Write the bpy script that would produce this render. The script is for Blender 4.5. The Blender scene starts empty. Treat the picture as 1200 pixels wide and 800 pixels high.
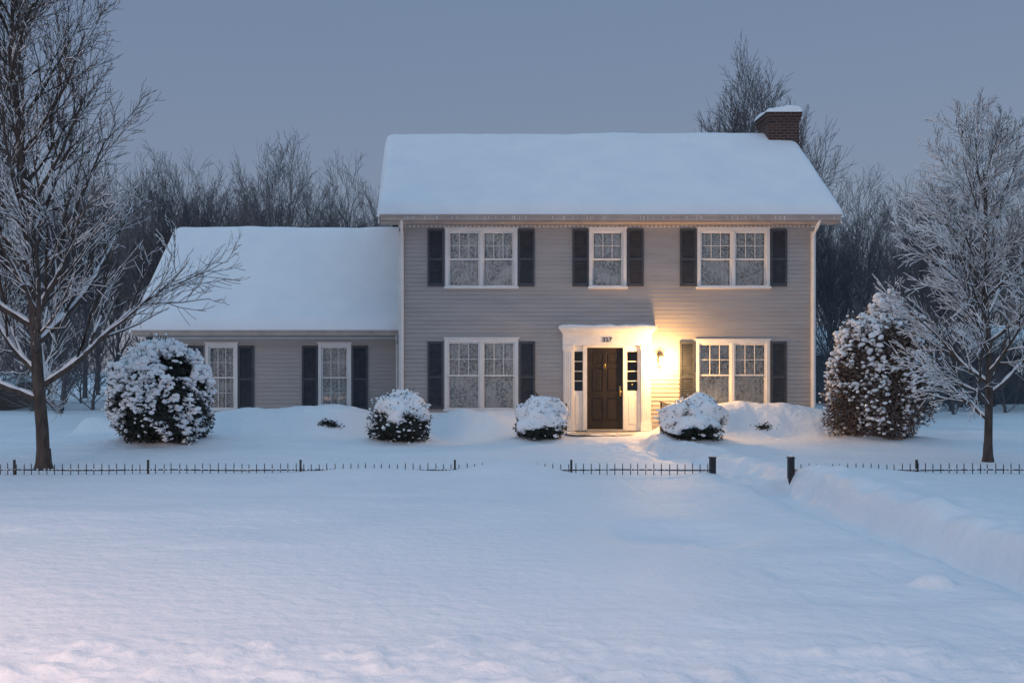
import bpy, math, random, zlib
import numpy as np
from mathutils import Vector, Matrix
random.seed(7); rng=np.random.RandomState(11)
scene=bpy.context.scene
scene.view_settings.view_transform='Standard'
scene.view_settings.look='None'
scene.view_settings.exposure=0

# ---------------------------------------------------------------- materials
def new_mat(name):
    m=bpy.data.materials.new(name); m.use_nodes=True
    nt=m.node_tree; b=nt.nodes['Principled BSDF']
    return m,nt,b
def N(nt,t,**k):
    n=nt.nodes.new(t)
    for a,v in k.items(): setattr(n,a,v)
    return n
def noise_mat(name,c1,c2,scale=5,detail=5,rough=.7,bump=0,bscale=None,bdist=.01,spec=.3,stretch=None,metal=0):
    m,nt,b=new_mat(name)
    tc=N(nt,'ShaderNodeTexCoord'); vec=tc.outputs['Object']
    if stretch:
        mp=N(nt,'ShaderNodeMapping'); mp.inputs['Scale'].default_value=stretch
        nt.links.new(vec,mp.inputs[0]); vec=mp.outputs[0]
    no=N(nt,'ShaderNodeTexNoise'); no.inputs['Scale'].default_value=scale; no.inputs['Detail'].default_value=detail
    nt.links.new(vec,no.inputs['Vector'])
    r=N(nt,'ShaderNodeValToRGB'); r.color_ramp.elements[0].position=.3; r.color_ramp.elements[1].position=.7
    r.color_ramp.elements[0].color=(*c1,1); r.color_ramp.elements[1].color=(*c2,1)
    nt.links.new(no.outputs['Fac'],r.inputs[0]); nt.links.new(r.outputs[0],b.inputs['Base Color'])
    b.inputs['Roughness'].default_value=rough; b.inputs['Specular IOR Level'].default_value=spec
    b.inputs['Metallic'].default_value=metal
    if bump:
        n2=N(nt,'ShaderNodeTexNoise'); n2.inputs['Scale'].default_value=bscale or scale*4; n2.inputs['Detail'].default_value=6
        nt.links.new(vec,n2.inputs['Vector'])
        bp=N(nt,'ShaderNodeBump'); bp.inputs['Strength'].default_value=bump; bp.inputs['Distance'].default_value=bdist
        nt.links.new(n2.outputs['Fac'],bp.inputs['Height']); nt.links.new(bp.outputs[0],b.inputs['Normal'])
    return m
M_snow=noise_mat('snow',(.80,.83,.88),(.86,.88,.91),1.2,6,.65,.5,22,.015,.25)
M_gsnow=noise_mat('ground_snow',(.79,.82,.87),(.87,.88,.91),.7,7,.6,.7,7,.04,.25)
M_siding=noise_mat('clapboard_paint',(.365,.345,.34),(.425,.405,.40),.9,8,.6,.2,60,.003,.25,stretch=(1,1,6))
M_white=noise_mat('white_trim_paint',(.68,.67,.66),(.78,.77,.76),3,6,.5,.1,40,.002,.3)
M_shut=noise_mat('shutter_paint',(.045,.052,.068),(.070,.078,.095),6,5,.55,.1,60,.002,.3)
M_door=noise_mat('door_paint',(.016,.012,.010),(.026,.019,.015),5,5,.38,0,spec=.4)
M_gut=noise_mat('gutter_paint',(.36,.31,.29),(.46,.40,.37),3,5,.5)
M_shingle=noise_mat('shingle',(.05,.05,.055),(.09,.09,.095),8,5,.9)
M_iron=noise_mat('wrought_iron',(.012,.012,.016),(.03,.03,.035),20,3,.5,spec=.4)
M_conc=noise_mat('stone_step',(.30,.29,.28),(.40,.39,.37),6,6,.85,.3,40,.004)
M_dark=noise_mat('interior_dark',(.03,.03,.035),(.05,.05,.05),2,2,.9)
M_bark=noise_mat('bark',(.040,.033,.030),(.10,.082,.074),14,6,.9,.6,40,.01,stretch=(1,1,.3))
M_farbark=noise_mat('frosted_hazy_bark',(.090,.090,.100),(.185,.185,.20),.8,4,.95)  # distance haze and snowy twigs put into one pale bluish bark colour
M_brass=noise_mat('brass',(.6,.42,.16),(.7,.5,.2),20,2,.3,metal=1)
M_evergreen=noise_mat('evergreen_leaf',(.018,.024,.022),(.055,.062,.056),9,4,.7)
M_brownleaf=noise_mat('brown_leaf',(.085,.066,.060),(.21,.165,.145),9,4,.8)
M_bluewall=noise_mat('neighbour_siding',(.10,.13,.16),(.13,.16,.19),2,5,.7,stretch=(1,1,8))
M_tanwall=noise_mat('neighbour_tan_siding',(.22,.17,.14),(.28,.22,.18),2,5,.7,stretch=(1,1,8))
# brick
M_brick,nt,b=new_mat('chimney_brick')
tc=N(nt,'ShaderNodeTexCoord'); sx=N(nt,'ShaderNodeSeparateXYZ'); ad=N(nt,'ShaderNodeMath',operation='ADD'); cb=N(nt,'ShaderNodeCombineXYZ')
nt.links.new(tc.outputs['Object'],sx.inputs[0]); nt.links.new(sx.outputs[0],ad.inputs[0]); nt.links.new(sx.outputs[1],ad.inputs[1])
nt.links.new(ad.outputs[0],cb.inputs[0]); nt.links.new(sx.outputs[2],cb.inputs[1])
br=N(nt,'ShaderNodeTexBrick'); br.inputs['Scale'].default_value=1; br.inputs['Brick Width'].default_value=.22; br.inputs['Row Height'].default_value=.078
br.inputs['Mortar Size'].default_value=.010; br.inputs['Color1'].default_value=(.085,.038,.030,1); br.inputs['Color2'].default_value=(.045,.024,.022,1); br.inputs['Mortar'].default_value=(.13,.115,.11,1)
nt.links.new(cb.outputs[0],br.inputs['Vector']); nt.links.new(br.outputs['Color'],b.inputs['Base Color']); b.inputs['Roughness'].default_value=.9
bp=N(nt,'ShaderNodeBump'); bp.inputs['Distance'].default_value=.008; bp.invert=True
nt.links.new(br.outputs['Fac'],bp.inputs['Height']); nt.links.new(bp.outputs[0],b.inputs['Normal'])
# glass
M_glass,nt,b=new_mat('window_glass'); nt.nodes.remove(b)
out=nt.nodes['Material Output']; tr=N(nt,'ShaderNodeBsdfTransparent'); gl=N(nt,'ShaderNodeBsdfGlossy'); gl.inputs['Roughness'].default_value=.03
fr=N(nt,'ShaderNodeFresnel'); fr.inputs[0].default_value=1.6; mx=N(nt,'ShaderNodeMixShader')
tr.inputs[0].default_value=(.95,.97,.97,1)
nt.links.new(fr.outputs[0],mx.inputs[0]); nt.links.new(tr.outputs[0],mx.inputs[1]); nt.links.new(gl.outputs[0],mx.inputs[2]); nt.links.new(mx.outputs[0],out.inputs[0])
# lace curtain
M_lace,nt,b=new_mat('lace_curtain')
tc=N(nt,'ShaderNodeTexCoord'); mp=N(nt,'ShaderNodeMapping'); nt.links.new(tc.outputs['Object'],mp.inputs[0])
n0=N(nt,'ShaderNodeTexNoise'); n0.inputs['Scale'].default_value=7; n0.inputs['Detail'].default_value=4
nt.links.new(mp.outputs[0],n0.inputs['Vector'])
mxv=N(nt,'ShaderNodeMixRGB'); mxv.inputs[0].default_value=.22
nt.links.new(mp.outputs[0],mxv.inputs[1]); nt.links.new(n0.outputs['Color'],mxv.inputs[2])
vo=N(nt,'ShaderNodeTexVoronoi',feature='DISTANCE_TO_EDGE'); vo.inputs['Scale'].default_value=13; nt.links.new(mxv.outputs[0],vo.inputs['Vector'])
r1=N(nt,'ShaderNodeValToRGB'); r1.color_ramp.elements[0].position=.02; r1.color_ramp.elements[1].position=.14
r1.color_ramp.elements[0].color=(.88,.88,.88,1); r1.color_ramp.elements[1].color=(.33,.34,.36,1)
nt.links.new(vo.outputs['Distance'],r1.inputs[0])
n1=N(nt,'ShaderNodeTexNoise'); n1.inputs['Scale'].default_value=2.6; n1.inputs['Detail'].default_value=8; n1.inputs['Roughness'].default_value=.7
nt.links.new(mp.outputs[0],n1.inputs['Vector'])
r2=N(nt,'ShaderNodeValToRGB'); r2.color_ramp.elements[0].position=.45; r2.color_ramp.elements[1].position=.62
nt.links.new(n1.outputs['Fac'],r2.inputs[0])
mm=N(nt,'ShaderNodeMixRGB'); mm.inputs[2].default_value=(.78,.78,.78,1)
nt.links.new(r2.outputs[0],mm.inputs[0]); nt.links.new(r1.outputs[0],mm.inputs[1]); nt.links.new(mm.outputs[0],b.inputs['Base Color']); b.inputs['Roughness'].default_value=.9
def emis(name,col,s):
    m,nt,b=new_mat(name); b.inputs['Base Color'].default_value=(*col,1); b.inputs['Emission Color'].default_value=(*col,1); b.inputs['Emission Strength'].default_value=s; return m
M_bulb=emis('lamp_bulb_glow',(1,.66,.26),60)

# ---------------------------------------------------------------- helpers
class MB:
    def __init__(s): s.v=[]; s.f=[]; s.m=[]
    def add(s,vs,fs,mi=0):
        o=len(s.v); s.v.extend(vs); s.f.extend([tuple(i+o for i in f) for f in fs]); s.m.extend([mi]*len(fs))
    def box(s,x0,x1,y0,y1,z0,z1,mi=0):
        s.add([(x0,y0,z0),(x1,y0,z0),(x1,y1,z0),(x0,y1,z0),(x0,y0,z1),(x1,y0,z1),(x1,y1,z1),(x0,y1,z1)],
              [(0,3,2,1),(4,5,6,7),(0,1,5,4),(1,2,6,5),(2,3,7,6),(3,0,4,7)],mi)
    def tube(s,pts,rad,k=6,mi=0,cap=True):
        n=len(pts); o=len(s.v)
        for i in range(n):
            a=pts[max(i-1,0)]; c=pts[min(i+1,n-1)]
            d=(Vector(c)-Vector(a)).normalized()
            up=Vector((0,0,1)) if abs(d.z)<.95 else Vector((1,0,0))
            u=d.cross(up).normalized(); w=u.cross(d)
            for j in range(k):
                t=2*math.pi*j/k; p=Vector(pts[i])+(u*math.cos(t)+w*math.sin(t))*rad[i]
                s.v.append(tuple(p))
        for i in range(n-1):
            for j in range(k):
                s.f.append((o+i*k+j,o+i*k+(j+1)%k,o+(i+1)*k+(j+1)%k,o+(i+1)*k+j)); s.m.append(mi)
        if cap and k>3:
            s.f.append(tuple(o+j for j in range(k))[::-1]); s.m.append(mi)
            s.f.append(tuple(o+(n-1)*k+j for j in range(k))); s.m.append(mi)
    def obj(s,name,mats,parent=None,smooth=False,bevel=0):
        me=bpy.data.meshes.new(name); me.from_pydata([tuple(map(float,v)) for v in s.v],[],s.f)
        for m in mats: me.materials.append(m)
        me.polygons.foreach_set('material_index',s.m)
        if smooth: me.polygons.foreach_set('use_smooth',[True]*len(s.f))
        me.update(); o=bpy.data.objects.new(name,me); scene.collection.objects.link(o)
        if parent: attach(o,parent)
        if bevel:
            bm=o.modifiers.new('bevel','BEVEL'); bm.width=bevel; bm.segments=2; bm.limit_method='ANGLE'
        return o
def attach(o,p):
    o.parent=p; o.matrix_parent_inverse=Matrix.Translation(-p.location)
def empty(name,loc):
    e=bpy.data.objects.new(name,None); e.location=loc; e.empty_display_size=.3; scene.collection.objects.link(e); return e
_perm=rng.rand(512,512)
def vnoise(x,y):
    x=np.asarray(x,float); y=np.asarray(y,float)
    xi=np.floor(x).astype(int); yi=np.floor(y).astype(int); fx=x-xi; fy=y-yi
    fx=fx*fx*(3-2*fx); fy=fy*fy*(3-2*fy)
    g=lambda a,b:_perm[a%512,b%512]
    return (g(xi,yi)*(1-fx)+g(xi+1,yi)*fx)*(1-fy)+(g(xi,yi+1)*(1-fx)+g(xi+1,yi+1)*fx)*fy-.5
def fbm(x,y,o=4):
    r=0;a=1
    for i in range(o): r=r+a*vnoise(x*2**i+i*37.3,y*2**i+i*17.7); a*=.5
    return r
def grid_obj(name,X,Y,Z,mat,parent=None):
    ny,nx=X.shape
    co=np.stack([X,Y,Z],-1).reshape(-1,3).astype(np.float32)
    i=np.arange(nx*ny).reshape(ny,nx)
    q=np.stack([i[:-1,:-1],i[:-1,1:],i[1:,1:],i[1:,:-1]],-1).reshape(-1,4)
    me=bpy.data.meshes.new(name); me.vertices.add(len(co)); me.vertices.foreach_set('co',co.ravel())
    me.loops.add(q.size); me.loops.foreach_set('vertex_index',q.ravel().astype(np.int32))
    me.polygons.add(len(q)); me.polygons.foreach_set('loop_start',np.arange(0,q.size,4,dtype=np.int32))
    me.polygons.foreach_set('loop_total',np.full(len(q),4,np.int32)); me.polygons.foreach_set('use_smooth',np.ones(len(q),bool))
    me.update(calc_edges=True); me.validate(); me.materials.append(mat)
    o=bpy.data.objects.new(name,me); scene.collection.objects.link(o)
    if parent: attach(o,parent)
    return o
def sstep(a,b,x):
    t=np.clip((x-a)/(b-a),0,1); return t*t*(3-2*t)

# ---------------------------------------------------------------- ground
def pathx(y): return 4.95-.85*sstep(16.5,23,y)
MOUNDS=[(-5.3,24.2,1.2,.9,.58),(-4.1,24.2,1.3,.95,.66),(-2.75,24.2,1.15,.9,.74),(-1.6,24.3,.8,.7,.5),(-.2,24.2,1.05,.85,.56),(.85,24.2,1.1,.85,.64),(1.9,24.5,.8,.7,.56),
        (6.7,24.2,1.05,.85,.76),(7.75,24.2,1.2,.85,.76),(8.75,24.2,1.1,.85,.64),(6.0,24.6,.5,.6,.5),(-6.8,25.4,1.2,.8,.35)]
def H(x,y):
    h=.15*fbm(x/6.,y/4.,3)+.060*fbm(x/2.4+.5*y/3,y/.9,3)
    h=h+.012*fbm(x/.35+.3*y,y/.25,3)
    h=h*(.35+.65*sstep(0,6,np.abs(y-16)))
    h=h+.10*sstep(17,24,y)
    g=lambda c,w,v: np.exp(-((v-c)/w)**2)
    fl=g(16,1.1,y)
    h=h+fl*(.10*g(-1.1,1.3,x)+.24*g(1.1,.75,x)+.10*g(6.6,1.0,x))
    acc=0
    wx=x+.30*fbm(x*.9,y*.9,2); wy=y+.25*fbm(x*.8+9,y*.8,2)
    for (mx,my,rx,ry,mh) in MOUNDS:
        d2=((wx-mx)/rx)**2+((wy-my)/ry)**2
        acc=acc+(mh*np.exp(-d2**1.5*.75))**4
    m=acc**.25
    h=h*(1-np.clip(m*1.5,0,.8))+m*(1+.10*fbm(x*2.2,y*2.2,3))
    wb=.42*g(25.1,1.05,y)*(1+.4*fbm(x/.9,y*0,2))
    h=np.where((x<2.7)&(x>-9)|(x>5.9)&(x<9.9),np.maximum(h,wb*.9)+wb*.15,h)
    # snow banked round the shrubs
    for (bx,by,br_) in ((-.98,22.2,1.0),(2.2,22.3,.9),(5.6,22.4,.9),(-6.08,21.2,1.5),(9.72,22.4,1.5)):
        h=h+.13*np.exp(-(((x-bx)/br_)**2+((y-by-.2)/(br_*.8))**2)**2)*(1+.5*fbm(x/.6,y/.6,2))
    # path trench
    d=np.abs(x-pathx(y)+.16*fbm(y*.7,y*0+3,3))
    inn=1-sstep(.38,.66,d)
    lip=np.exp(-((d-.84)/.30)**2)
    span=sstep(4.5,6,y)*(1-sstep(22.5,23.6,y))
    ru=fbm(x/.28,y/.28,3)
    rb=fbm(x/.40,y/.55,4)
    depth=np.where(y<16,.36,.16)
    h=h+span*(-depth*inn+lip*(.05+.06*rb)*np.where(x>pathx(y),1.5,.6)+inn*.06*ru)
    h=h+span*.12*np.exp(-((x-pathx(y)-1.5)/.95)**2)*(1-sstep(14,16.5,y))*(1+.5*rb)
    tr=np.exp(-((x-4.2)/1.7)**2-((y-20.8)/2.2)**2)
    h=h+tr*.15*fbm(x/.42,y/.45,4)
    # hollow
    h=h-.13*np.exp(-(((x-2.45)/.85)**2+((y-10.4)/.70)**2)**2)
    cl=1-sstep(5.9,6.5,y+.25*vnoise(x/.7,x*0))
    n=fbm(x/.13,y/.13,3)
    h=h+cl*(.02+.075*np.clip(n+.02,0,1)+.02*fbm(x/.05,y/.05,2))
    h=h+.085*np.clip(1-(((x-3.86)/.15)**2+((y-7.85)/.15)**2),0,1)**.5
    return h
def spaced(a,b,step,far0,far1):
    c=list(np.arange(a,b+1e-6,step))
    s=step; p=b; R=[]
    while p<far1: s*=1.22; p+=s; R.append(p)
    s=step; p=a; L=[]
    while p>far0: s*=1.22; p-=s; L.append(p)
    return np.array(L[::-1]+c+R)
xs=spaced(-12,14,.055,-400,400)
ys=np.concatenate([spaced(4.8,9,.035,-60,9),np.arange(9.05,26,.06),spaced(26.1,27,.1,26.1,500)[1:]])
ys=ys[np.concatenate([[True],np.diff(ys)>1e-4])]
X,Y=np.meshgrid(xs,ys)
grid_obj('snow_ground',X,Y,H(X,Y),M_gsnow)
def h1(x,y): return float(H(np.array([float(x)]),np.array([float(y)]))[0])

# ---------------------------------------------------------------- house pieces
def siding(mb,mapf,u0,u1,z0,z1,opens,h=.108,prd=.020,clip=None):
    z=z0
    while z<z1-1e-4:
        za,zb=z,min(z+h,z1)
        zs=sorted(set([za,zb]+[q for o in opens for q in (o[2],o[3]) if za<q<zb]))
        for a,c in zip(zs[:-1],zs[1:]):
            mid=(a+c)/2
            L,R=u0,u1
            if clip:
                L,R=clip(mid)
                if R-L<.05: continue
            cuts=sorted([(o[0],o[1]) for o in opens if o[2]<mid<o[3]]); cur=L; segs=[]
            for q in cuts:
                if q[0]>cur: segs.append((cur,q[0]))
                cur=max(cur,q[1])
            if cur<R: segs.append((cur,R))
            pa=prd*(1-(a-za)/h); pc=prd*(1-(c-za)/h)
            for (l,r) in segs:
                mb.add([mapf(l,a,-.03),mapf(r,a,-.03),mapf(r,a,pa),mapf(l,a,pa),mapf(r,c,pc),mapf(l,c,pc)],[(0,1,2,3),(3,2,4,5)],0)
        z+=h
def front(y): return lambda u,z,o:(u,y-o,z)
def back(y): return lambda u,z,o:(-u,y+o,z)
def leftw(x): return lambda u,z,o:(x-o,-u,z)
def rightw(x): return lambda u,z,o:(x+o,u,z)

house=empty('colonial_house',(4.2,28.5,0))
trim=MB(); glass=MB(); lace=MB(); shut=MB(); snowb=MB(); intr=MB()
def window(x0,x1,z0,z1,y,units,lower_grid=False):
    c=.085
    trim.box(x0,x0+c,y-.045,y+.02,z0+.05,z1-.0); trim.box(x1-c,x1,y-.045,y+.02,z0+.05,z1)
    trim.box(x0+c,x1-c,y-.043,y+.02,z1-c,z1-.002)
    trim.box(x0-.03,x1+.03,y-.065,y+.02,z1+.001,z1+.035)
    trim.box(x0-.03,x1+.03,y-.085,y+.10,z0,z0+.048)
    snow_strip(x0-.02,x1+.02,y-.083,y-.047,z0+.049,.028)
    ix0,ix1,iz0,iz1=x0+c,x1-c,z0+.05,z1-c
    trim.box(ix0-.02,ix0,y+.021,y+.16,iz0,iz1); trim.box(ix1,ix1+.02,y+.021,y+.16,iz0,iz1); trim.box(ix0,ix1,y+.021,y+.16,iz1,iz1+.02)
    mw=.075; w=(ix1-ix0-mw*(units-1))/units
    for i in range(units):
        a=ix0+i*(w+mw); b=a+w
        if i>0: trim.box(a-mw,a,y-.038,y+.14,iz0,iz1)
        mid=(iz0+iz1)/2; s=.042
        def sash(za,zb,yy,grid,s=s):
            trim.box(a,a+s,yy,yy+.030,za,zb); trim.box(b-s,b,yy,yy+.030,za,zb)
            trim.box(a+s,b-s,yy+.001,yy+.029,zb-s,zb); trim.box(a+s,b-s,yy+.001,yy+.029,za,za+s)
            if grid:
                for k in (1,2):
                    xx=a+s+(b-a-2*s)*k/3; trim.box(xx-.009,xx+.009,yy+.004,yy+.022,za+s,zb-s)
                zz=(za+zb)/2; trim.box(a+s,b-s,yy+.006,yy+.020,zz-.009,zz+.009)
            g=yy+.016
            glass.add([(a+s,g,za+s),(b-s,g,za+s),(b-s,g,zb-s),(a+s,g,zb-s)],[(0,1,2,3)])
        sash(mid-.02,iz1,y-.005,True); sash(iz0,mid+.02,y+.027,lower_grid)
        n=60; yy=y+.095
        us=np.linspace(a,b,n)
        vs=[]; ph=random.random()*6
        for k,uu in enumerate(us):
            dy=.013*math.sin(uu*55+ph)+.006*math.sin(uu*131+ph)
            vs+= [(uu,yy+dy,iz0),(uu,yy+dy*1.0,iz1)]
        lace.add(vs,[(2*k,2*k+2,2*k+3,2*k+1) for k in range(n-1)])
    intr.box(ix0-.02,ix1+.02,y+.17,y+.2,iz0-.02,iz1+.02)
    return (ix0-.015,ix1+.015,z0+.04,iz1+.02)
def snow_strip(x0,x1,y0,y1,z,t):
    n=max(4,int((x1-x0)/.05)); 
    rows=[]
    for i in range(n+1):
        x=x0+(x1-x0)*i/n; e=min(1,min(i,n-i)/2.)
        tt=t*(.35+.65*e)*(1+.7*float(vnoise(np.array([x*5.]),np.array([z*3.]))[0]))
        rows.append([(x,y0,z),(x,y0-.004,z+tt*.6),(x,(y0*.7+y1*.3),z+tt),(x,y1,z+tt),(x,y1,z)])
    vs=[p for r in rows for p in r]; k=5
    fs=[(i*k+j,(i+1)*k+j,(i+1)*k+j+1,i*k+j+1) for i in range(n) for j in range(k-1)]
    snowb.add(vs,fs)
def shutter(x0,x1,z0,z1,y):
    s=.05; ya=y-.060; yb=y-.021
    shut.box(x0,x0+s,ya,yb,z0,z1); shut.box(x1-s,x1,ya,yb,z0,z1)
    mid=z0+(z1-z0)*.47
    for (a,b) in ((z0,z0+.08),(mid-.035,mid+.035),(z1-.07,z1)): shut.box(x0+s,x1-s,ya+.002,yb,a,b)
    for (a,b) in ((z0+.08,mid-.035),(mid+.035,z1-.07)):
        n=int((b-a)/.042)
        for i in range(n):
            z=a+(b-a)*(i+.5)/n
            shut.add([(x0+s,ya+.008,z-.017),(x1-s,ya+.008,z-.017),(x1-s,yb-.003,z+.020),(x0+s,yb-.003,z+.020)],[(0,1,2,3)])
            shut.add([(x0+s,ya+.008,z-.017),(x1-s,ya+.008,z-.017),(x1-s,ya+.012,z-.024),(x0+s,ya+.012,z-.024)],[(0,1,2,3)])
    shut.box(x0+s,x1-s,yb-.002,yb+.0,z0+.01,z1-.01)
YM=25.4; YW=26.6
opM=[]
opM.append(window(.04,1.88,3.74,5.28,YM,2)); opM.append(window(3.70,4.66,3.74,5.28,YM,1)); opM.append(window(6.46,8.31,3.74,5.28,YM,2))
opM.append(window(.02,1.90,.62,2.47,YM,2)); opM.append(window(6.42,8.31,.68,2.43,YM,2))
for a in (-.41,1.90,3.28,4.68,6.02,8.33): shutter(a,a+.41,3.80,5.26,YM)
for a in (-.41,1.93,6.01,8.34): shutter(a,a+.39,.68,2.40,YM)
opW=[window(-6.36,-5.50,.58,2.38,YW,1,True),window(-3.35,-2.47,.58,2.38,YW,1,True)]
for a in (-6.84,-5.48,-3.78,-2.44): shutter(a,a+.41,.62,2.32,YW)
opM.append((3.30,4.98,0,2.30))
sd=MB()
siding(sd,front(YM),-1.13,9.46,-.3,5.5,opM)
siding(sd,front(YW),-7.7,-1.13,-.3,2.75,opW)
def gab(uc,half,ze,zr): return lambda z:(uc-half*(1 if z<ze else max(0,(zr-z)/(zr-ze))),uc+half*(1 if z<ze else max(0,(zr-z)/(zr-ze))))
siding(sd,rightw(9.46),25.4,31.6,-.3,7.9,[],clip=gab(28.5,3.1,5.6,7.95))
siding(sd,leftw(-1.13),-31.6,-25.4,-.3,7.9,[],clip=gab(-28.5,3.1,5.6,7.95))
siding(sd,back(31.6),-9.46,1.13,-.3,5.5,[])
siding(sd,leftw(-7.7),-34.3,-26.6,-.3,5.6,[],clip=gab(-30.46,3.85,2.75,5.65))
siding(sd,back(34.3),1.13,7.7,-.3,2.75,[])
siding(sd,rightw(-1.13),31.6,34.3,-.3,2.75,[])
sd.obj('clapboard_walls',[M_siding],house)
for x0,x1 in ((-1.15,-1.03),(9.36,9.48)): trim.box(x0,x1,YM-.04,YM+.1,-.3,5.2)
trim.box(-7.72,-7.6,YW-.04,YW+.1,-.3,2.49)
trim.box(-1.15,9.48,YM-.046,YM+.02,5.31,5.355); 
trim.box(-7.72,-1.16,YW-.05,YW+.02,2.50,2.55)
gut=MB()
def roof(x0,x1,yf,yr,ze,zr,name,right_open=True,T=.24):
    yb=2*yr-yf; mb=MB(); t=.16
    sec=[(yf,ze),(yr,zr),(yb,ze),(yb,ze-t),(yr,zr-t),(yf,ze-t)]
    vs=[(x0,a,b) for a,b in sec]+[(x1,a,b) for a,b in sec]
    mb.add(vs,[(0,1,7,6),(1,2,8,7),(2,3,9,8),(3,4,10,9),(4,5,11,10),(5,0,6,11),(0,5,4,1),(1,4,3,2),(6,7,10,11),(7,8,9,10)])
    mb.obj(name+'_deck',[M_shingle],house)
    nx=int((x1-x0)/.06); ny=int((yb-yf)/.06)
    xx=np.linspace(x0-.07,x1+.07 if right_open else x1,nx); yy=np.linspace(yf-.10,yb+.10,ny)
    X,Y=np.meshgrid(xx,yy)
    wob=.05*fbm(X/.6,Y/.6,2)
    d=np.minimum(Y-yy[0],yy[-1]-Y); d=np.minimum(d,X-xx[0])
    if right_open: d=np.minimum(d,xx[-1]-X)
    R=.26; prof=np.sqrt(np.clip(1-(1-np.clip((d/R)*(1+wob*3),0,1))**2,0,1))
    s=(zr-ze)/(yr-yf); dist=np.sqrt((Y-yr)**2+.14**2)-.05
    base=zr-s*dist
    T2=T*(1+.26*fbm(X/1.6,Y/1.3,3))+.012*fbm(X/.3,Y/.3,2)
    Z=base+T2*prof
    edge=(d<1e-6); Z=np.where(edge,base-.03+.05*fbm(X/.5,Y/.5,2),Z)
    grid_obj(name+'_snow',X,Y,Z,M_snow,house)
roof(-1.60,9.92,24.9,28.5,5.55,8.25,'main_roof')
roof(-8.2,-1.155,26.2,30.46,2.72,5.86,'wing_roof',right_open=False)
gt=MB()
gt.box(-1.58,9.90,24.80,24.9-.002,5.40,5.53); gt.box(-1.60,9.92,24.77,24.82,5.505,5.545)
gt.box(-1.58,9.90,24.88,25.36,5.36,5.395)
gt.box(-8.18,-1.16,26.10,26.198,2.58,2.70); gt.box(-8.2,-1.158,26.07,26.12,2.68,2.715)
gt.box(-8.18,-1.16,26.18,26.56,2.555,2.578)
for i in range(95): gt.box(-1.05+i*.11,-1.0+i*.11,YM-.075,YM-.047,5.30,5.352)
gt.obj('gutters_and_soffit',[M_gut],house,bevel=.004)
for (x,yf,yr,ze,zr) in ((9.925,24.9,28.5,5.55,8.25),(-1.645,24.9,28.5,5.55,8.25),(-8.245,26.2,30.46,2.72,5.86)):
    for sg in (-1,1):
        ya=yr+sg*(yr-yf); vs=[(x,ya,ze-.02),(x,yr,zr-.02),(x,yr,zr-.22),(x,ya,ze-.22)]
        vs+= [(a+.04,b,c) for a,b,c in vs]
        trim.add(vs,[(0,1,2,3),(7,6,5,4),(0,4,5,1),(3,2,6,7),(0,3,7,4)])
ice=MB()
for i in range(60):
    x=random.uniform(-1.5,9.8); l=random.uniform(.01,.05); ice.tube([(x,24.79,5.5),(x,24.79,5.5-.06-l)],[.007,.002],4)
ice.obj('icicles',[M_snow],house)
for x in (-1.06,9.40):
    gut.tube([(x,24.86,5.42),(x,25.05,5.28),(x,25.31,5.10),(x,25.31,.1)],[.045]*4,8)
gut.tube([(-1.24,26.15,2.6),(-1.24,26.35,2.45),(-1.24,26.50,2.35),(-1.24,26.50,.1)],[.035]*4,8)
gut.obj('downspouts',[M_white],house)
# chimney
ch=MB(); ch.box(9.13,9.98,27.95,28.95,-.3,8.66); ch.box(9.10,10.01,27.92,28.98,8.66,8.76); ch.box(9.07,10.04,27.89,29.01,8.76,8.90)
ch.tube([(9.38,28.45,8.9),(9.38,28.45,9.02)],[.13,.12],10); 
ch.obj('brick_chimney',[M_brick],house)
X,Y=np.meshgrid(np.linspace(9.03,10.08,24),np.linspace(27.85,29.05,24))
d=np.minimum(np.minimum(X-9.03,10.08-X),np.minimum(Y-27.85,29.05-Y)); pr=np.sqrt(np.clip(1-(1-np.clip(d/.26,0,1))**2,0,1))
grid_obj('chimney_snow',X,Y,8.885+pr*(.17+.13*(X-9.05)*(10.3-X))*(1+.8*fbm(X*2,Y*2,2)),M_snow,house)

# ---- entrance
et=trim
y=YM
for (a,b) in ((3.04,3.28),(5.02,5.26)):
    et.box(a,b,y-.12,y+.05,.12,2.29)
    et.box(a-.02,b+.02,y-.14,y+.04,.12,.34); et.box(a-.02,b+.02,y-.14,y+.04,2.18,2.292)
    for k in range(4):
        u=a+.04+k*(b-a-.08)/3; et.box(u-.009,u+.009,y-.128,y-.118,.42,2.12)
et.box(3.02,5.28,y-.125,y+.05,2.293,2.60)
et.box(2.99,5.31,y-.17,y+.04,2.601,2.65); et.box(2.95,5.35,y-.21,y+.04,2.651,2.70); et.box(2.91,5.39,y-.25,y+.04,2.701,2.76)
snow_strip(2.90,5.40,y-.25,y+.0,2.762,.06)
et.box(3.281,3.33,y-.04,y+.08,.12,2.29); et.box(3.55,3.65,y-.05,y+.08,.12,2.29); et.box(4.57,4.67,y-.05,y+.08,.12,2.29); et.box(4.95,5.019,y-.04,y+.08,.12,2.29)
et.box(3.65,4.57,y-.045,y+.08,2.24,2.291)
for (a,b) in ((3.33,3.55),(4.67,4.95)):
    et.box(a,b,y-.01,y+.06,.12,1.14); et.box(a+.04,b-.04,y-.022,y-.008,.30,1.02)
    et.box(a,b,y-.01,y+.06,2.14,2.29); 
    for k in range(1,4): 
        zz=1.14+k*.25; et.box(a,b,y+.0,y+.03,zz-.01,zz+.01)
    glass.add([(a,y+.04,1.14),(b,y+.04,1.14),(b,y+.04,2.14),(a,y+.04,2.14)],[(0,1,2,3)])
    intr.box(a-.01,b+.01,y+.14,y+.17,1.1,2.2)
dr=MB(); yd=y+.03
dx0,dx1,dz0,dz1=3.65,4.57,.16,2.24
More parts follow.
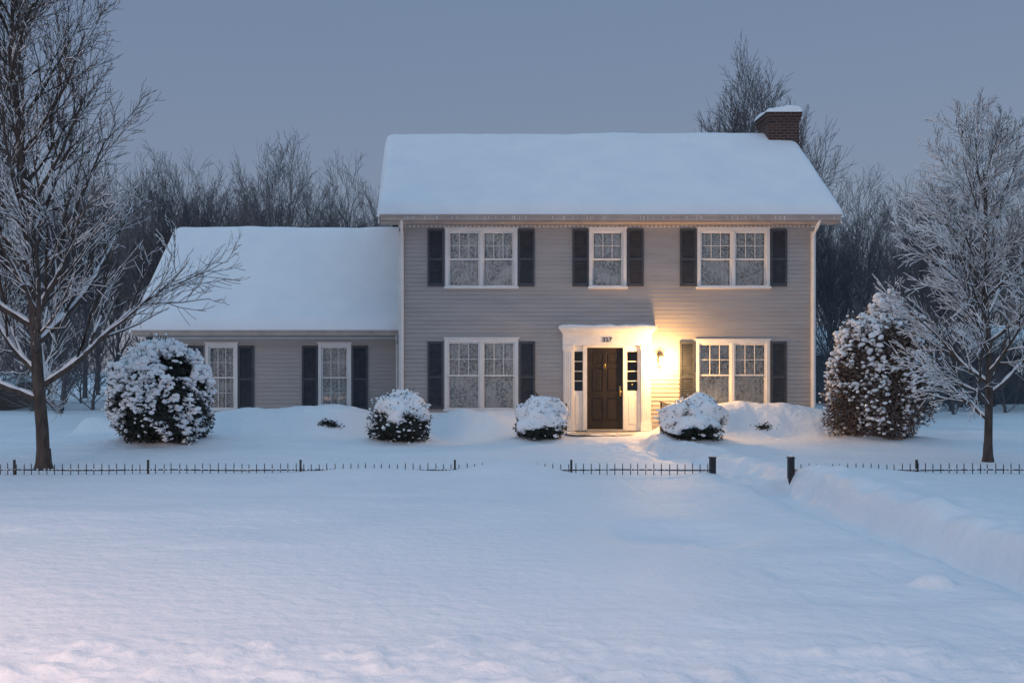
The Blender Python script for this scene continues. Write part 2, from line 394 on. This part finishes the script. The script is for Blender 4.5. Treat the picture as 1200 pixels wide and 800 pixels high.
dr.box(dx0,dx1,yd+.02,yd+.06,dz0,dz1)
st=.12
dr.box(dx0,dx0+st,yd,yd+.02,dz0,dz1); dr.box(dx1-st,dx1,yd,yd+.02,dz0,dz1); cx=(dx0+dx1)/2
rz=[(dz0,dz0+.22),(dz0+.80,dz0+.96),(dz0+1.56,dz0+1.68),(dz1-.13,dz1)]
for a,b in rz: dr.box(dx0+st,dx1-st,yd+.001,yd+.02,a,b)
for (a,b) in ((rz[0][1],rz[1][0]),(rz[1][1],rz[2][0]),(rz[2][1],rz[3][0])):
    dr.box(cx-.05,cx+.05,yd+.002,yd+.02,a,b)
    for (u,v) in ((dx0+st,cx-.05),(cx+.05,dx1-st)): dr.box(u+.035,v-.035,yd+.006,yd+.02,a+.035,b-.035)
dr.obj('front_door',[M_door],house,bevel=.004)
kb=MB(); kb.tube([(dx1-.06,yd-.002,1.12),(dx1-.06,yd-.05,1.12),(dx1-.06,yd-.075,1.12)],[.022,.03,.012],10); kb.box(dx1-.085,dx1-.035,yd-.012,yd-.001,1.0,1.26)
kb.tube([(cx,yd-.01,1.80),(cx,yd-.03,1.80)],[.035,.02],10); kb.tube([(cx-.035,yd-.02,1.78),(cx,yd-.025,1.70),(cx+.035,yd-.02,1.78)],[.008]*3,6)
kb.tube([(4.80,yd-.055,1.30),(4.80,yd-.08,1.30)],[.02,.015],8)
kb.obj('door_hardware',[M_brass],house,smooth=True)
stp=MB(); stp.box(2.95,5.55,24.15,25.37,-.3,.10); stp.box(3.2,5.3,23.75,24.149,-.3,-.02); stp.box(3.62,4.6,25.25,25.46,.101,.158); stp.obj('front_step',[M_conc],house,bevel=.01)
trim.obj('white_trim',[M_white],house,bevel=.004)
glass.obj('window_panes',[M_glass],house); lace.obj('lace_curtains',[M_lace],house,smooth=True); shut.obj('louvered_shutters',[M_shut],house); intr.obj('dark_rooms',[M_dark],house)
X,Y=np.meshgrid(np.linspace(2.9,5.6,70),np.linspace(24.05,25.3,40))
grid_obj('step_snow',X,Y,.10+.03*fbm(X*3,Y*3,3)+.05*np.clip(np.abs(X-4.15)-.7,0,1)-.008,M_snow,house)
snowb.obj('ledge_snow',[M_snow],house,smooth=True)
cu=bpy.data.curves.new('house_number','FONT'); cu.body='327'; cu.size=.17; cu.extrude=.006; cu.align_x='CENTER'; cu.materials.append(M_iron)
to=bpy.data.objects.new('house_number',cu); scene.collection.objects.link(to); to.location=(4.15,y-.134,2.38); to.rotation_euler=(math.pi/2,0,0); attach(to,house)
for nm,xr in (('a',2.98),('b',5.50)):
    r=MB()
    for yy in (24.2,25.2): r.tube([(xr,yy,0),(xr,yy,.86)],[.018]*2,6)
    r.tube([(xr,24.15,.82),(xr,25.3,.86)],[.02]*2,6); r.tube([(xr,24.15,.2),(xr,25.3,.22)],[.012]*2,6)
    sg=1 if nm=='a' else -1
    r.tube([(xr,24.2,.82),(xr-.12*sg,23.9,.74),(xr-.2*sg,23.75,.60),(xr-.2*sg,23.7,.1)],[.018,.018,.015,.015],6)
    for k in range(1,9): r.tube([(xr,24.2+k*.11,.2),(xr,24.2+k*.11,.83)],[.008]*2,4)
    r.obj('railing_'+nm,[M_iron],house)
# porch lantern
lan=empty('wall_lantern',(5.50,25.3,1.95))
lm=MB(); lx,ly,lz=5.50,25.20,1.90
lm.box(lx-.05,lx+.05,YM-.045,YM-.022,lz-.02,lz+.2); lm.tube([(lx,YM-.04,lz+.16),(lx,ly+.03,lz+.24),(lx,ly,lz+.20)],[.012]*3,6)
for a,b in ((-1,-1),(1,-1),(1,1),(-1,1)): lm.tube([(lx+a*.045,ly+b*.045,lz-.1),(lx+a*.065,ly+b*.065,lz+.12)],[.006]*2,4)
lm.add([(lx-.085,ly-.085,lz+.12),(lx+.085,ly-.085,lz+.12),(lx+.085,ly+.085,lz+.12),(lx-.085,ly+.085,lz+.12),(lx,ly,lz+.21)],[(0,1,4),(1,2,4),(2,3,4),(3,0,4)])
lm.box(lx-.05,lx+.05,ly-.05,ly+.05,lz-.125,lz-.10)
lm.obj('lantern_frame',[M_iron],lan)
bl=MB()
bl.tube([(lx,ly,lz-.09),(lx,ly,lz-.04),(lx,ly,lz+.05),(lx,ly,lz+.10)],[.02,.042,.042,.015],10)
bl.obj('bulb',[M_bulb],lan,smooth=True)
ld=bpy.data.lights.new('lantern_light','POINT'); ld.energy=300; ld.color=(1,.52,.16); ld.shadow_soft_size=.11
lo=bpy.data.objects.new('lantern_light',ld); lo.location=(lx,ly-.30,lz-.0); scene.collection.objects.link(lo); attach(lo,lan)

# ---------------------------------------------------------------- trees
def make_tree(seed,height,trunk_r,levels,snow=0,loc=(0,0,0),lean=(0,0),clear=.12,spread=1.,ksides=(8,6,4,3,3),upright=.25,droop=0,minr=.004,snow_h=None,limb0=.5,fan=False,wobk=1.,top=.62,norm=None,thick=.42,snr=.0065):
    R=random.Random(seed); mb=MB(); sn=MB()
    def chain(p,d,L,r0,r1,n,wob,trop,lev):
        pts=[p]; rad=[r0]; d=d.normalized()
        for i in range(n):
            d=(d+Vector((R.gauss(0,wob),R.gauss(0,wob),R.gauss(0,wob)+trop))).normalized()
            p=p+d*(L/n); pts.append(p); rad.append(r0+(r1-r0)*(i+1)/n)
        mb.tube(pts,rad,ksides[min(lev,len(ksides)-1)],0,cap=False)
        if snow and lev>0:
            for i in range(n):
                s=(pts[i+1]-pts[i]).normalized(); pz=pts[i].z-loc[2]
                pr=snow*(1.0 if snow_h is None else max(.22,min(1,(snow_h-pz)/snow_h*1.6)))
                if abs(s.z)<.88 and R.random()<pr:
                    r=max(rad[i]*.9,snr)*R.uniform(.8,1.4); off=Vector((0,0,rad[i]*.55+r*.45))
                    a=pts[i]+off; c=pts[i+1]+off; m=(a+c)/2+Vector((0,0,.003))
                    sn.tube([a-(c-a)*.04,m,c+(c-a)*.04],[r*.6,r,r*.6],4 if r>.012 else 3,0,cap=False)
        return pts,rad
    def rec(p,d,L,r,lev):
        n={0:12,1:8,2:5,3:3,4:3}.get(lev,3)
        trop={0:.02,1:upright*.55-droop,2:upright*.45-droop*.4,3:upright*.35}.get(lev,upright*.3)
        pts,rad=chain(p,d,L,r,max(r*(.22 if not(fan and lev==0) else .45),minr*.7),n,{0:.022,1:.07,2:.09,3:.10}.get(lev,.11)*wobk,trop,lev)
        if lev>=len(levels): return
        nc=levels[lev]
        for k in range(nc):
            if lev==0: t=clear+(1-clear)*((k+R.random()*.7)/nc)**.9
            else: t=.12+.88*(k+R.random())/nc
            t=min(t,.985); f=t*n; i=int(f); a=pts[i].lerp(pts[i+1],f-i); rr=rad[i]+(rad[i+1]-rad[i])*(f-i)
            dd=(pts[i+1]-pts[i]).normalized()
            az=R.random()*2*math.pi if lev else k*2.399+R.uniform(-.4,.4)
            perp=dd.cross(Vector((math.cos(az),math.sin(az),.13))).normalized()
            if lev==0:
                if fan:
                    ang=math.radians(R.uniform(42,58)*(1-t)+R.uniform(10,30)*t)*spread
                    cl=height*limb0*R.uniform(.8,1.1)*(1.05-.25*t)
                else:
                    ang=math.radians(R.uniform(62,80)*(1-t)+R.uniform(20,32)*t)*min(spread,1.25)
                    cl=height*limb0*(1-top*t)*R.uniform(.8,1.15)*spread
            else:
                ang=math.radians(R.uniform(18,42)); cl=L*(.62-.28*t)*R.uniform(.75,1.2)
            nd=dd*math.cos(ang)+perp*math.sin(ang)
            nr=max(minr,min(rr*.62,r*(thick if lev==0 else .5)))
            rec(a,nd,cl,nr,lev+1)
    rec(Vector(loc),Vector((lean[0],lean[1],1)),height*(.62 if fan else 1),trunk_r,0)
    q=1
    if norm:
        zm=max(v[2] for v in mb.v)-loc[2]; q=norm/zm
        for M_ in (mb,sn): M_.v=[(loc[0]+(v[0]-loc[0])*q,loc[1]+(v[1]-loc[1])*q,loc[2]+(v[2]-loc[2])*q) for v in M_.v]
    t=trunk_r*q
    mb.tube([(loc[0],loc[1],loc[2]-.2),(loc[0],loc[1],loc[2]+.02),(loc[0],loc[1],loc[2]+.12),(loc[0],loc[1],loc[2]+.35)],[t*1.6,t*1.35,t*1.12,t*.97],10,0,False)
    return mb,sn
T1=(-6.75,16.8); z=h1(*T1)
e=empty('bare_tree',(T1[0],T1[1],z))
mb,sn=make_tree(5,9.4,.135,(36,9,7,4),snow=1.0,loc=(T1[0],T1[1],z),clear=.10,spread=1.0,upright=.22,droop=.045,minr=.0048,snow_h=8.0,limb0=.41,top=.58,norm=9.8,thick=.50,snr=.0085)
mb.obj('trunk_and_branches',[M_bark],e,smooth=True); sn.obj('branch_snow',[M_snow],e,smooth=True)
T2=(9.95,18.2); z=h1(*T2)
e=empty('bare_tree',(T2[0],T2[1],z))
mb,sn=make_tree(22,6.4,.095,(26,9,6,4),snow=1.0,loc=(T2[0],T2[1],z),clear=.14,spread=1.0,upright=.15,droop=.03,minr=.0045,limb0=.50,top=.52,norm=6.8,thick=.48,snr=.0082)
mb.obj('trunk_and_branches',[M_bark],e,smooth=True); sn.obj('branch_snow',[M_snow],e,smooth=True)
# background trees (instanced)
wood=empty('distant_tree_row',(0,50,0))
protos=[]
def proto(k,**kw):
    mb,_=make_tree(100+k,**kw)
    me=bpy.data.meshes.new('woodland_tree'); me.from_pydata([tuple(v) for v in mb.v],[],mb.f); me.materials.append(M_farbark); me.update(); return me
for k in range(4):
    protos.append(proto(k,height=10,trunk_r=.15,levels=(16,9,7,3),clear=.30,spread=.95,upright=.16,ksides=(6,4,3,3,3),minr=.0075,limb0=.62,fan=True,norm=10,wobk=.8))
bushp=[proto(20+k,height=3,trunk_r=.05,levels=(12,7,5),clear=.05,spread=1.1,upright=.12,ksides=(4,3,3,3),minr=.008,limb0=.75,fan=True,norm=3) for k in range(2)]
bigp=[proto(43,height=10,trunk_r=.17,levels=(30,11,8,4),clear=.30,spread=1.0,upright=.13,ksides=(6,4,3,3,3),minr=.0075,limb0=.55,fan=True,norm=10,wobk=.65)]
def inst(par,x,y,s,k,w=1.,pr=None):
    pr=pr or protos
    o=bpy.data.objects.new('woodland_tree',pr[k%len(pr)]); o.location=(x,y,-.1); o.scale=(s*w,s*w,s); o.rotation_euler=(0,0,random.random()*6.28)
    scene.collection.objects.link(o); attach(o,par)
R=random.Random(3)
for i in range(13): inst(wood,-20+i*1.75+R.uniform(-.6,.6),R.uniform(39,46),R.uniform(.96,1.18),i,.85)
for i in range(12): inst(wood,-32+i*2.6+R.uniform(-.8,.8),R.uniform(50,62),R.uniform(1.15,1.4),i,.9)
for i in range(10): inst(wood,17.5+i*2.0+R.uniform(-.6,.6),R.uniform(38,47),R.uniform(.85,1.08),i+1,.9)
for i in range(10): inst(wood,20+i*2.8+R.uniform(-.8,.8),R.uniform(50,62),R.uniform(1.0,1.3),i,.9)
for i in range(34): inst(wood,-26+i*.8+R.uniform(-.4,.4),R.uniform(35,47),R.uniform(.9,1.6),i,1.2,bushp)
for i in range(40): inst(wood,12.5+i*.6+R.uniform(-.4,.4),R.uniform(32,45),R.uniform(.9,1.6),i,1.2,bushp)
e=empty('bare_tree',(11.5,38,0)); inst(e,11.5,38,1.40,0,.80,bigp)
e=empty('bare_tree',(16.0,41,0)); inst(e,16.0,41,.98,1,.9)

# ---------------------------------------------------------------- shrubs
_ico={}
def ico(sub):
    if sub not in _ico:
        import bmesh
        bm=bmesh.new(); bmesh.ops.create_icosphere(bm,subdivisions=sub,radius=1); bm.verts.ensure_lookup_table()
        _ico[sub]=([v.co.copy() for v in bm.verts],[tuple(v.index for v in f.verts) for f in bm.faces]); bm.free()
    return _ico[sub]
def lump(v,s,amp,f=2.2):
    return 1+amp*float(vnoise(np.array([v.x*f+s+v.z*1.7]),np.array([v.y*f+s*2+v.z*2.3]))[0])*2
_var={}
def blob(mb,c,r,sub=2,amp=.25,fl=.8,el=1.):
    if sub not in _var:
        vs,fs=ico(sub); L=[]
        for k in range(24):
            s=random.random()*90; ax=random.uniform(.8,1.7); an=random.random()*6.28; ca,sa=math.cos(an),math.sin(an); tz=random.uniform(-.4,.4); P=[]
            for v in vs:
                q=lump(v,s,.36,2.2); x,y=v.x*q*ax,v.y*q/ax; P.append((x*ca-y*sa,x*sa+y*ca,v.z*q+tz*x))
            L.append(P)
        _var[sub]=(L,fs)
    L,fs=_var[sub]; P=random.choice(L)
    mb.add([(c[0]+a*r,c[1]+b*r,c[2]+d*r*fl) for a,b,d in P],fs)
def shrub(name,cx,cy,rx,hgt,leafmat,nleaf,nclump,cl=(.05,.12),leaf=.05,thr=-.35,cap=False,pointy=0,amp=.16,stray=1.04,patch=0):
    z0=h1(cx,cy)-.15; e=empty(name,(cx,cy,z0)); R=random.Random(zlib.crc32(name.encode())%1000+int(cx*10))
    zc=z0+hgt*.46; rz=hgt*.54; s=R.random()*50
    core=MB(); vs,fs=ico(3)
    def surf(v,q=1.):
        L=lump(v,s,amp,1.8)*q; L*=1+.5*amp*float(vnoise(np.array([v.x*4.5+s]),np.array([v.y*4.5+v.z*5]))[0]); nar=1-pointy*max(0,v.z)
        return Vector((cx+v.x*rx*L*nar,cy+v.y*rx*L*nar,zc+v.z*rz*L))
    core.add([tuple(surf(v,.78)) for v in vs],fs); core.obj('branch_core',[M_evergreen if leafmat==M_evergreen else M_bark],e,smooth=True)
    lf=MB()
    for i in range(nleaf):
        v=Vector((R.gauss(0,1),R.gauss(0,1),R.gauss(0,1))).normalized()
        if v.z<-.85: continue
        p=surf(v,R.uniform(.78,stray)); a=Vector((R.gauss(0,1),R.gauss(0,1),R.gauss(0,1))).normalized(); a=(a+v*.8).normalized()
        b=a.cross(Vector((R.gauss(0,1),R.gauss(0,1),R.gauss(0,1)))).normalized(); l=leaf*R.uniform(.6,1.3)
        lf.add([tuple(p-b*l*.35),tuple(p+a*l),tuple(p+b*l*.35),tuple(p-a*l*.5)],[(0,1,2,3)])
    sn=MB()
    for i in range(int(nleaf/60)):
        v=Vector((R.gauss(0,1),R.gauss(0,1),R.gauss(0,1)+.3)).normalized()
        p=surf(v,.85); q=surf(v,R.uniform(1.04,stray+.12)); q+=Vector((R.gauss(0,.03),R.gauss(0,.03),.04))
        lf.tube([p,q],[.006,.003],3)
        if R.random()<.6: blob(sn,(q.x,q.y,q.z),R.uniform(.025,.05),1,.3,.7)
        for j in range(5):
            c=p.lerp(q,.6+.1*j); a=(q-p).normalized()+Vector((R.gauss(0,.8),R.gauss(0,.8),R.gauss(0,.8))); a.normalize(); b=a.cross(Vector((0,.3,1))).normalized(); l=leaf*.8
            lf.add([tuple(c-b*l*.3),tuple(c+a*l),tuple(c+b*l*.3),tuple(c-a*l*.3)],[(0,1,2,3)])
    lf.obj('leaves',[leafmat],e)
    for i in range(nclump):
        v=Vector((R.gauss(0,1),R.gauss(0,1),R.gauss(0,1)+.35)).normalized()
        if v.z<thr+R.uniform(-.25,.25): continue
        if patch and float(fbm(np.array([v.x*3.+s]),np.array([v.y*3.+v.z*3.5]),2)[0])<patch*(.5-v.z)-.22*(1-patch) : continue
        p=surf(v,R.uniform(.93,stray)); r=R.uniform(cl[0]**.5,cl[1]**.5)**2*(.65+.5*max(0,v.z))
        blob(sn,(p.x,p.y,p.z),r,1 if r<.04 else 2,.3,.66)
    if cap:
        vs,fs=ico(5)
        A=np.array([[math.atan2(v.y,v.x)*2+s,v.z*2.5+s] for v in vs]); ln=cap-1+.9*fbm(A[:,0],A[:,1],4)
        B=fbm(np.array([v.x*3.3+s for v in vs]),np.array([v.y*3.3+v.z*3 for v in vs]),3)
        pts=[]
        for i,v in enumerate(vs):
            q=1.05+.05*B[i]; 
            if v.z<ln[i]: q-=min(.4,(ln[i]-v.z)*1.1)
            pts.append(tuple(surf(v,q)))
        sn.add(pts,[f for f in fs if all(vs[i].z>ln[i]-.33 for i in f)])
    sn.obj('snow_load',[M_snow],e,smooth=True)
shrub('snowy_evergreen_bush',-6.08,21.2,1.02,2.0,M_evergreen,16000,3600,cl=(.022,.11),leaf=.05,thr=-.62,amp=.16,stray=1.07,patch=.12)
shrub('snow_capped_shrub',-.98,22.2,.68,1.18,M_evergreen,7000,420,cl=(.025,.06),leaf=.045,thr=-.5,cap=1.15)
shrub('snow_capped_shrub',2.20,22.3,.58,1.06,M_evergreen,6000,120,cl=(.02,.05),leaf=.045,cap=1.02,thr=-.6)
shrub('snow_capped_shrub',5.60,22.4,.68,1.06,M_evergreen,7000,120,cl=(.02,.05),leaf=.045,cap=1.05,thr=-.6)
shrub('brown_leafed_bush',9.72,22.4,1.08,2.85,M_brownleaf,24000,3900,cl=(.02,.09),leaf=.055,thr=-.7,pointy=.10,amp=.28,stray=1.13,patch=.12)
hd=empty('buried_hedge',(1,24,0)); hb=MB(); R=random.Random(9)
for (x,yy) in ((-2.75,23.30),(-2.6,23.25),(7.5,23.30)):
    zz=h1(x,yy)
    for i in range(300):
        a=Vector((R.gauss(0,.09),R.gauss(0,.03),R.gauss(0,.05)))+Vector((x,yy,zz-.01)); d=Vector((R.gauss(0,1),R.gauss(0,1)-.6,R.gauss(0,1))).normalized(); q=d.cross(Vector((R.gauss(0,1),1,R.gauss(0,1)))).normalized(); l=R.uniform(.03,.06)
        hb.add([tuple(a-q*l*.3),tuple(a+d*l),tuple(a+q*l*.3),tuple(a-d*l*.5)],[(0,1,2,3)])
hb.obj('hedge_leaves',[M_evergreen],hd)

# ---------------------------------------------------------------- fence
def fence(x0,x1,posts,big,yf=16.0):
    e=empty('iron_fence',((x0+x1)/2,yf,0)); m=MB(); R=random.Random(int(x0*7)); s=MB()
    x=x0
    while x<x1:
        t=.19+R.uniform(-.012,.012); l=R.uniform(-.01,.01)
        m.tube([(x,yf,-.35),(x+l,yf,t-.03),(x+l,yf,t)],[.0075,.0075,.001],5)
        x+=.125
    for zz,r in ((.075,.011),(-.2,.010)):
        n=int((x1-x0)/.5); m.tube([(x0+(x1-x0)*i/n,yf+.006,zz+.006*math.sin(i*1.3)) for i in range(n+1)],[r]*(n+1),5)
    for p in posts: m.box(p-.016,p+.016,yf-.016,yf+.016,-.35,.24)
    for p in big:
        m.box(p-.045,p+.045,yf-.045,yf+.045,-.35,.27); m.box(p-.055,p+.055,yf-.055,yf+.055,.27,.285)
        blob(s,(p,yf,.30),.045,2,.2,.5)
    n=int((x1-x0)/.06)
    for i in range(n):
        if R.random()<.6: blob(s,(x0+(x1-x0)*(i+.5)/n,yf,.086),.022,1,.2,.55)
    m.obj('pickets_rails_posts',[M_iron],e); s.obj('rail_snow',[M_snow],e,smooth=True)
fence(-12.5,4.30,[-11.2,-9.0,-6.9,-4.75,-2.3,.18,2.05],[4.32])
fence(5.62,14.0,[7.6,9.8,12.0],[5.58])

# ---------------------------------------------------------------- neighbours
def nhouse(name,x0,x1,y0,y1,zw,zr,wall,wins):
    e=empty(name,((x0+x1)/2,(y0+y1)/2,0)); w=MB(); w.box(x0,x1,y0,y1,-.3,zw); yc=(y0+y1)/2
    w.add([(x0,y0,zw),(x0,y1,zw),(x0,yc,zr-.15),(x1,y0,zw),(x1,y1,zw),(x1,yc,zr-.15)],[(0,2,1),(3,4,5)]); w.obj('walls',[wall],e)
    X,Y=np.meshgrid(np.linspace(x0-.4,x1+.4,60),np.linspace(y0-.5,y1+.5,50)); s=(zr-zw)/(yc-y0+.5)
    d=np.minimum(np.minimum(X-X.min(),X.max()-X),np.minimum(Y-Y.min(),Y.max()-Y)); pr=np.sqrt(np.clip(1-(1-np.clip(d/.3,0,1))**2,0,1))
    grid_obj('roof_snow',X,Y,zr-s*np.abs(Y-yc)+.25*pr,M_snow,e)
    rr=MB(); rr.box(x0-.38,x1+.38,y0-.48,y0+.0,zw-.08,zw+.02); rr.obj('eave',[M_white],e)
    t=MB(); g=MB()
    for (a,b,c,d2) in wins:
        t.box(a-.08,b+.08,y0-.05,y0-.002,c-.08,d2+.08); g.box(a,b,y0-.07,y0-.051,c,d2); t.box((a+b)/2-.02,(a+b)/2+.02,y0-.085,y0-.071,c,d2)
    t.obj('window_frames',[M_white],e); g.obj('window_glass',[M_dark],e)
nhouse('neighbour_house',13.5,30,46,52,2.4,3.6,M_bluewall,[(23,24.5,.7,1.7)])
nhouse('neighbour_house',-26,-17.4,38,43,.85,1.2,M_tanwall,[(-18.6,-18.1,.1,.5)])

# assumed street lamp, unseen behind the viewpoint, added to warm the foreground snow
sl=empty('assumed_street_lamp',(-8,-1.5,0)); m=MB()
m.tube([(-8,-1.5,-.2),(-8,-1.5,6.0),(-7.8,-1.2,6.5),(-7.2,-.4,6.7)],[.09,.06,.05,.04],10); m.box(-7.35,-6.85,-.5,-.1,6.60,6.72); m.obj('assumed_pole_and_head',[M_iron],sl)
ld=bpy.data.lights.new('assumed_street_light','SPOT'); ld.energy=7500; ld.color=(1,.60,.42); ld.spot_size=math.radians(150); ld.spot_blend=1; ld.shadow_soft_size=.25
lo=bpy.data.objects.new('assumed_street_light',ld); lo.location=(-7.1,-.3,6.55); lo.rotation_euler=(math.radians(12),0,0); scene.collection.objects.link(lo); attach(lo,sl)

# ---------------------------------------------------------------- sky + sun
w=bpy.data.worlds.new('World'); scene.world=w; w.use_nodes=True; nt=w.node_tree
bg=nt.nodes['Background']; tc=N(nt,'ShaderNodeTexCoord'); sx=N(nt,'ShaderNodeSeparateXYZ'); nt.links.new(tc.outputs['Generated'],sx.inputs[0])
rp=N(nt,'ShaderNodeValToRGB'); el=rp.color_ramp.elements
el[0].position=0; el[0].color=(.235,.260,.340,1); el[1].position=1; el[1].color=(.32,.54,.77,1)
q=el.new(.18); q.color=(.190,.240,.345,1); q=el.new(.36); q.color=(.158,.218,.340,1); q=el.new(.6); q.color=(.26,.41,.60,1)
nt.links.new(sx.outputs[2],rp.inputs[0])
sky=N(nt,'ShaderNodeTexSky',sky_type='NISHITA'); sky.sun_disc=False; sky.sun_elevation=math.radians(7); sky.sun_rotation=math.radians(215)
ml=N(nt,'ShaderNodeVectorMath',operation='SCALE'); ml.inputs['Scale'].default_value=.010
nt.links.new(sky.outputs[0],ml.inputs[0])
ad=N(nt,'ShaderNodeVectorMath',operation='ADD'); nt.links.new(rp.outputs[0],ad.inputs[0]); nt.links.new(ml.outputs[0],ad.inputs[1])
nt.links.new(ad.outputs[0],bg.inputs[0]); bg.inputs[1].default_value=1.0
sd=bpy.data.lights.new('sun','SUN'); sd.energy=.40; sd.angle=math.radians(22); sd.color=(1,.74,.58)
so=bpy.data.objects.new('sun',sd); scene.collection.objects.link(so)
d=Vector((.57,.82,-math.tan(math.radians(7)))); so.rotation_euler=d.to_track_quat('-Z','Y').to_euler()

# ---------------------------------------------------------------- camera
cd=bpy.data.cameras.new('camera'); cd.lens=35; cd.sensor_width=36; cd.shift_x=.0667; cd.shift_y=.0267; cd.clip_end=2000; cd.clip_start=.05
co=bpy.data.objects.new('camera',cd); co.location=(0,0,1.7); co.rotation_euler=(math.pi/2,0,0); scene.collection.objects.link(co); scene.camera=co
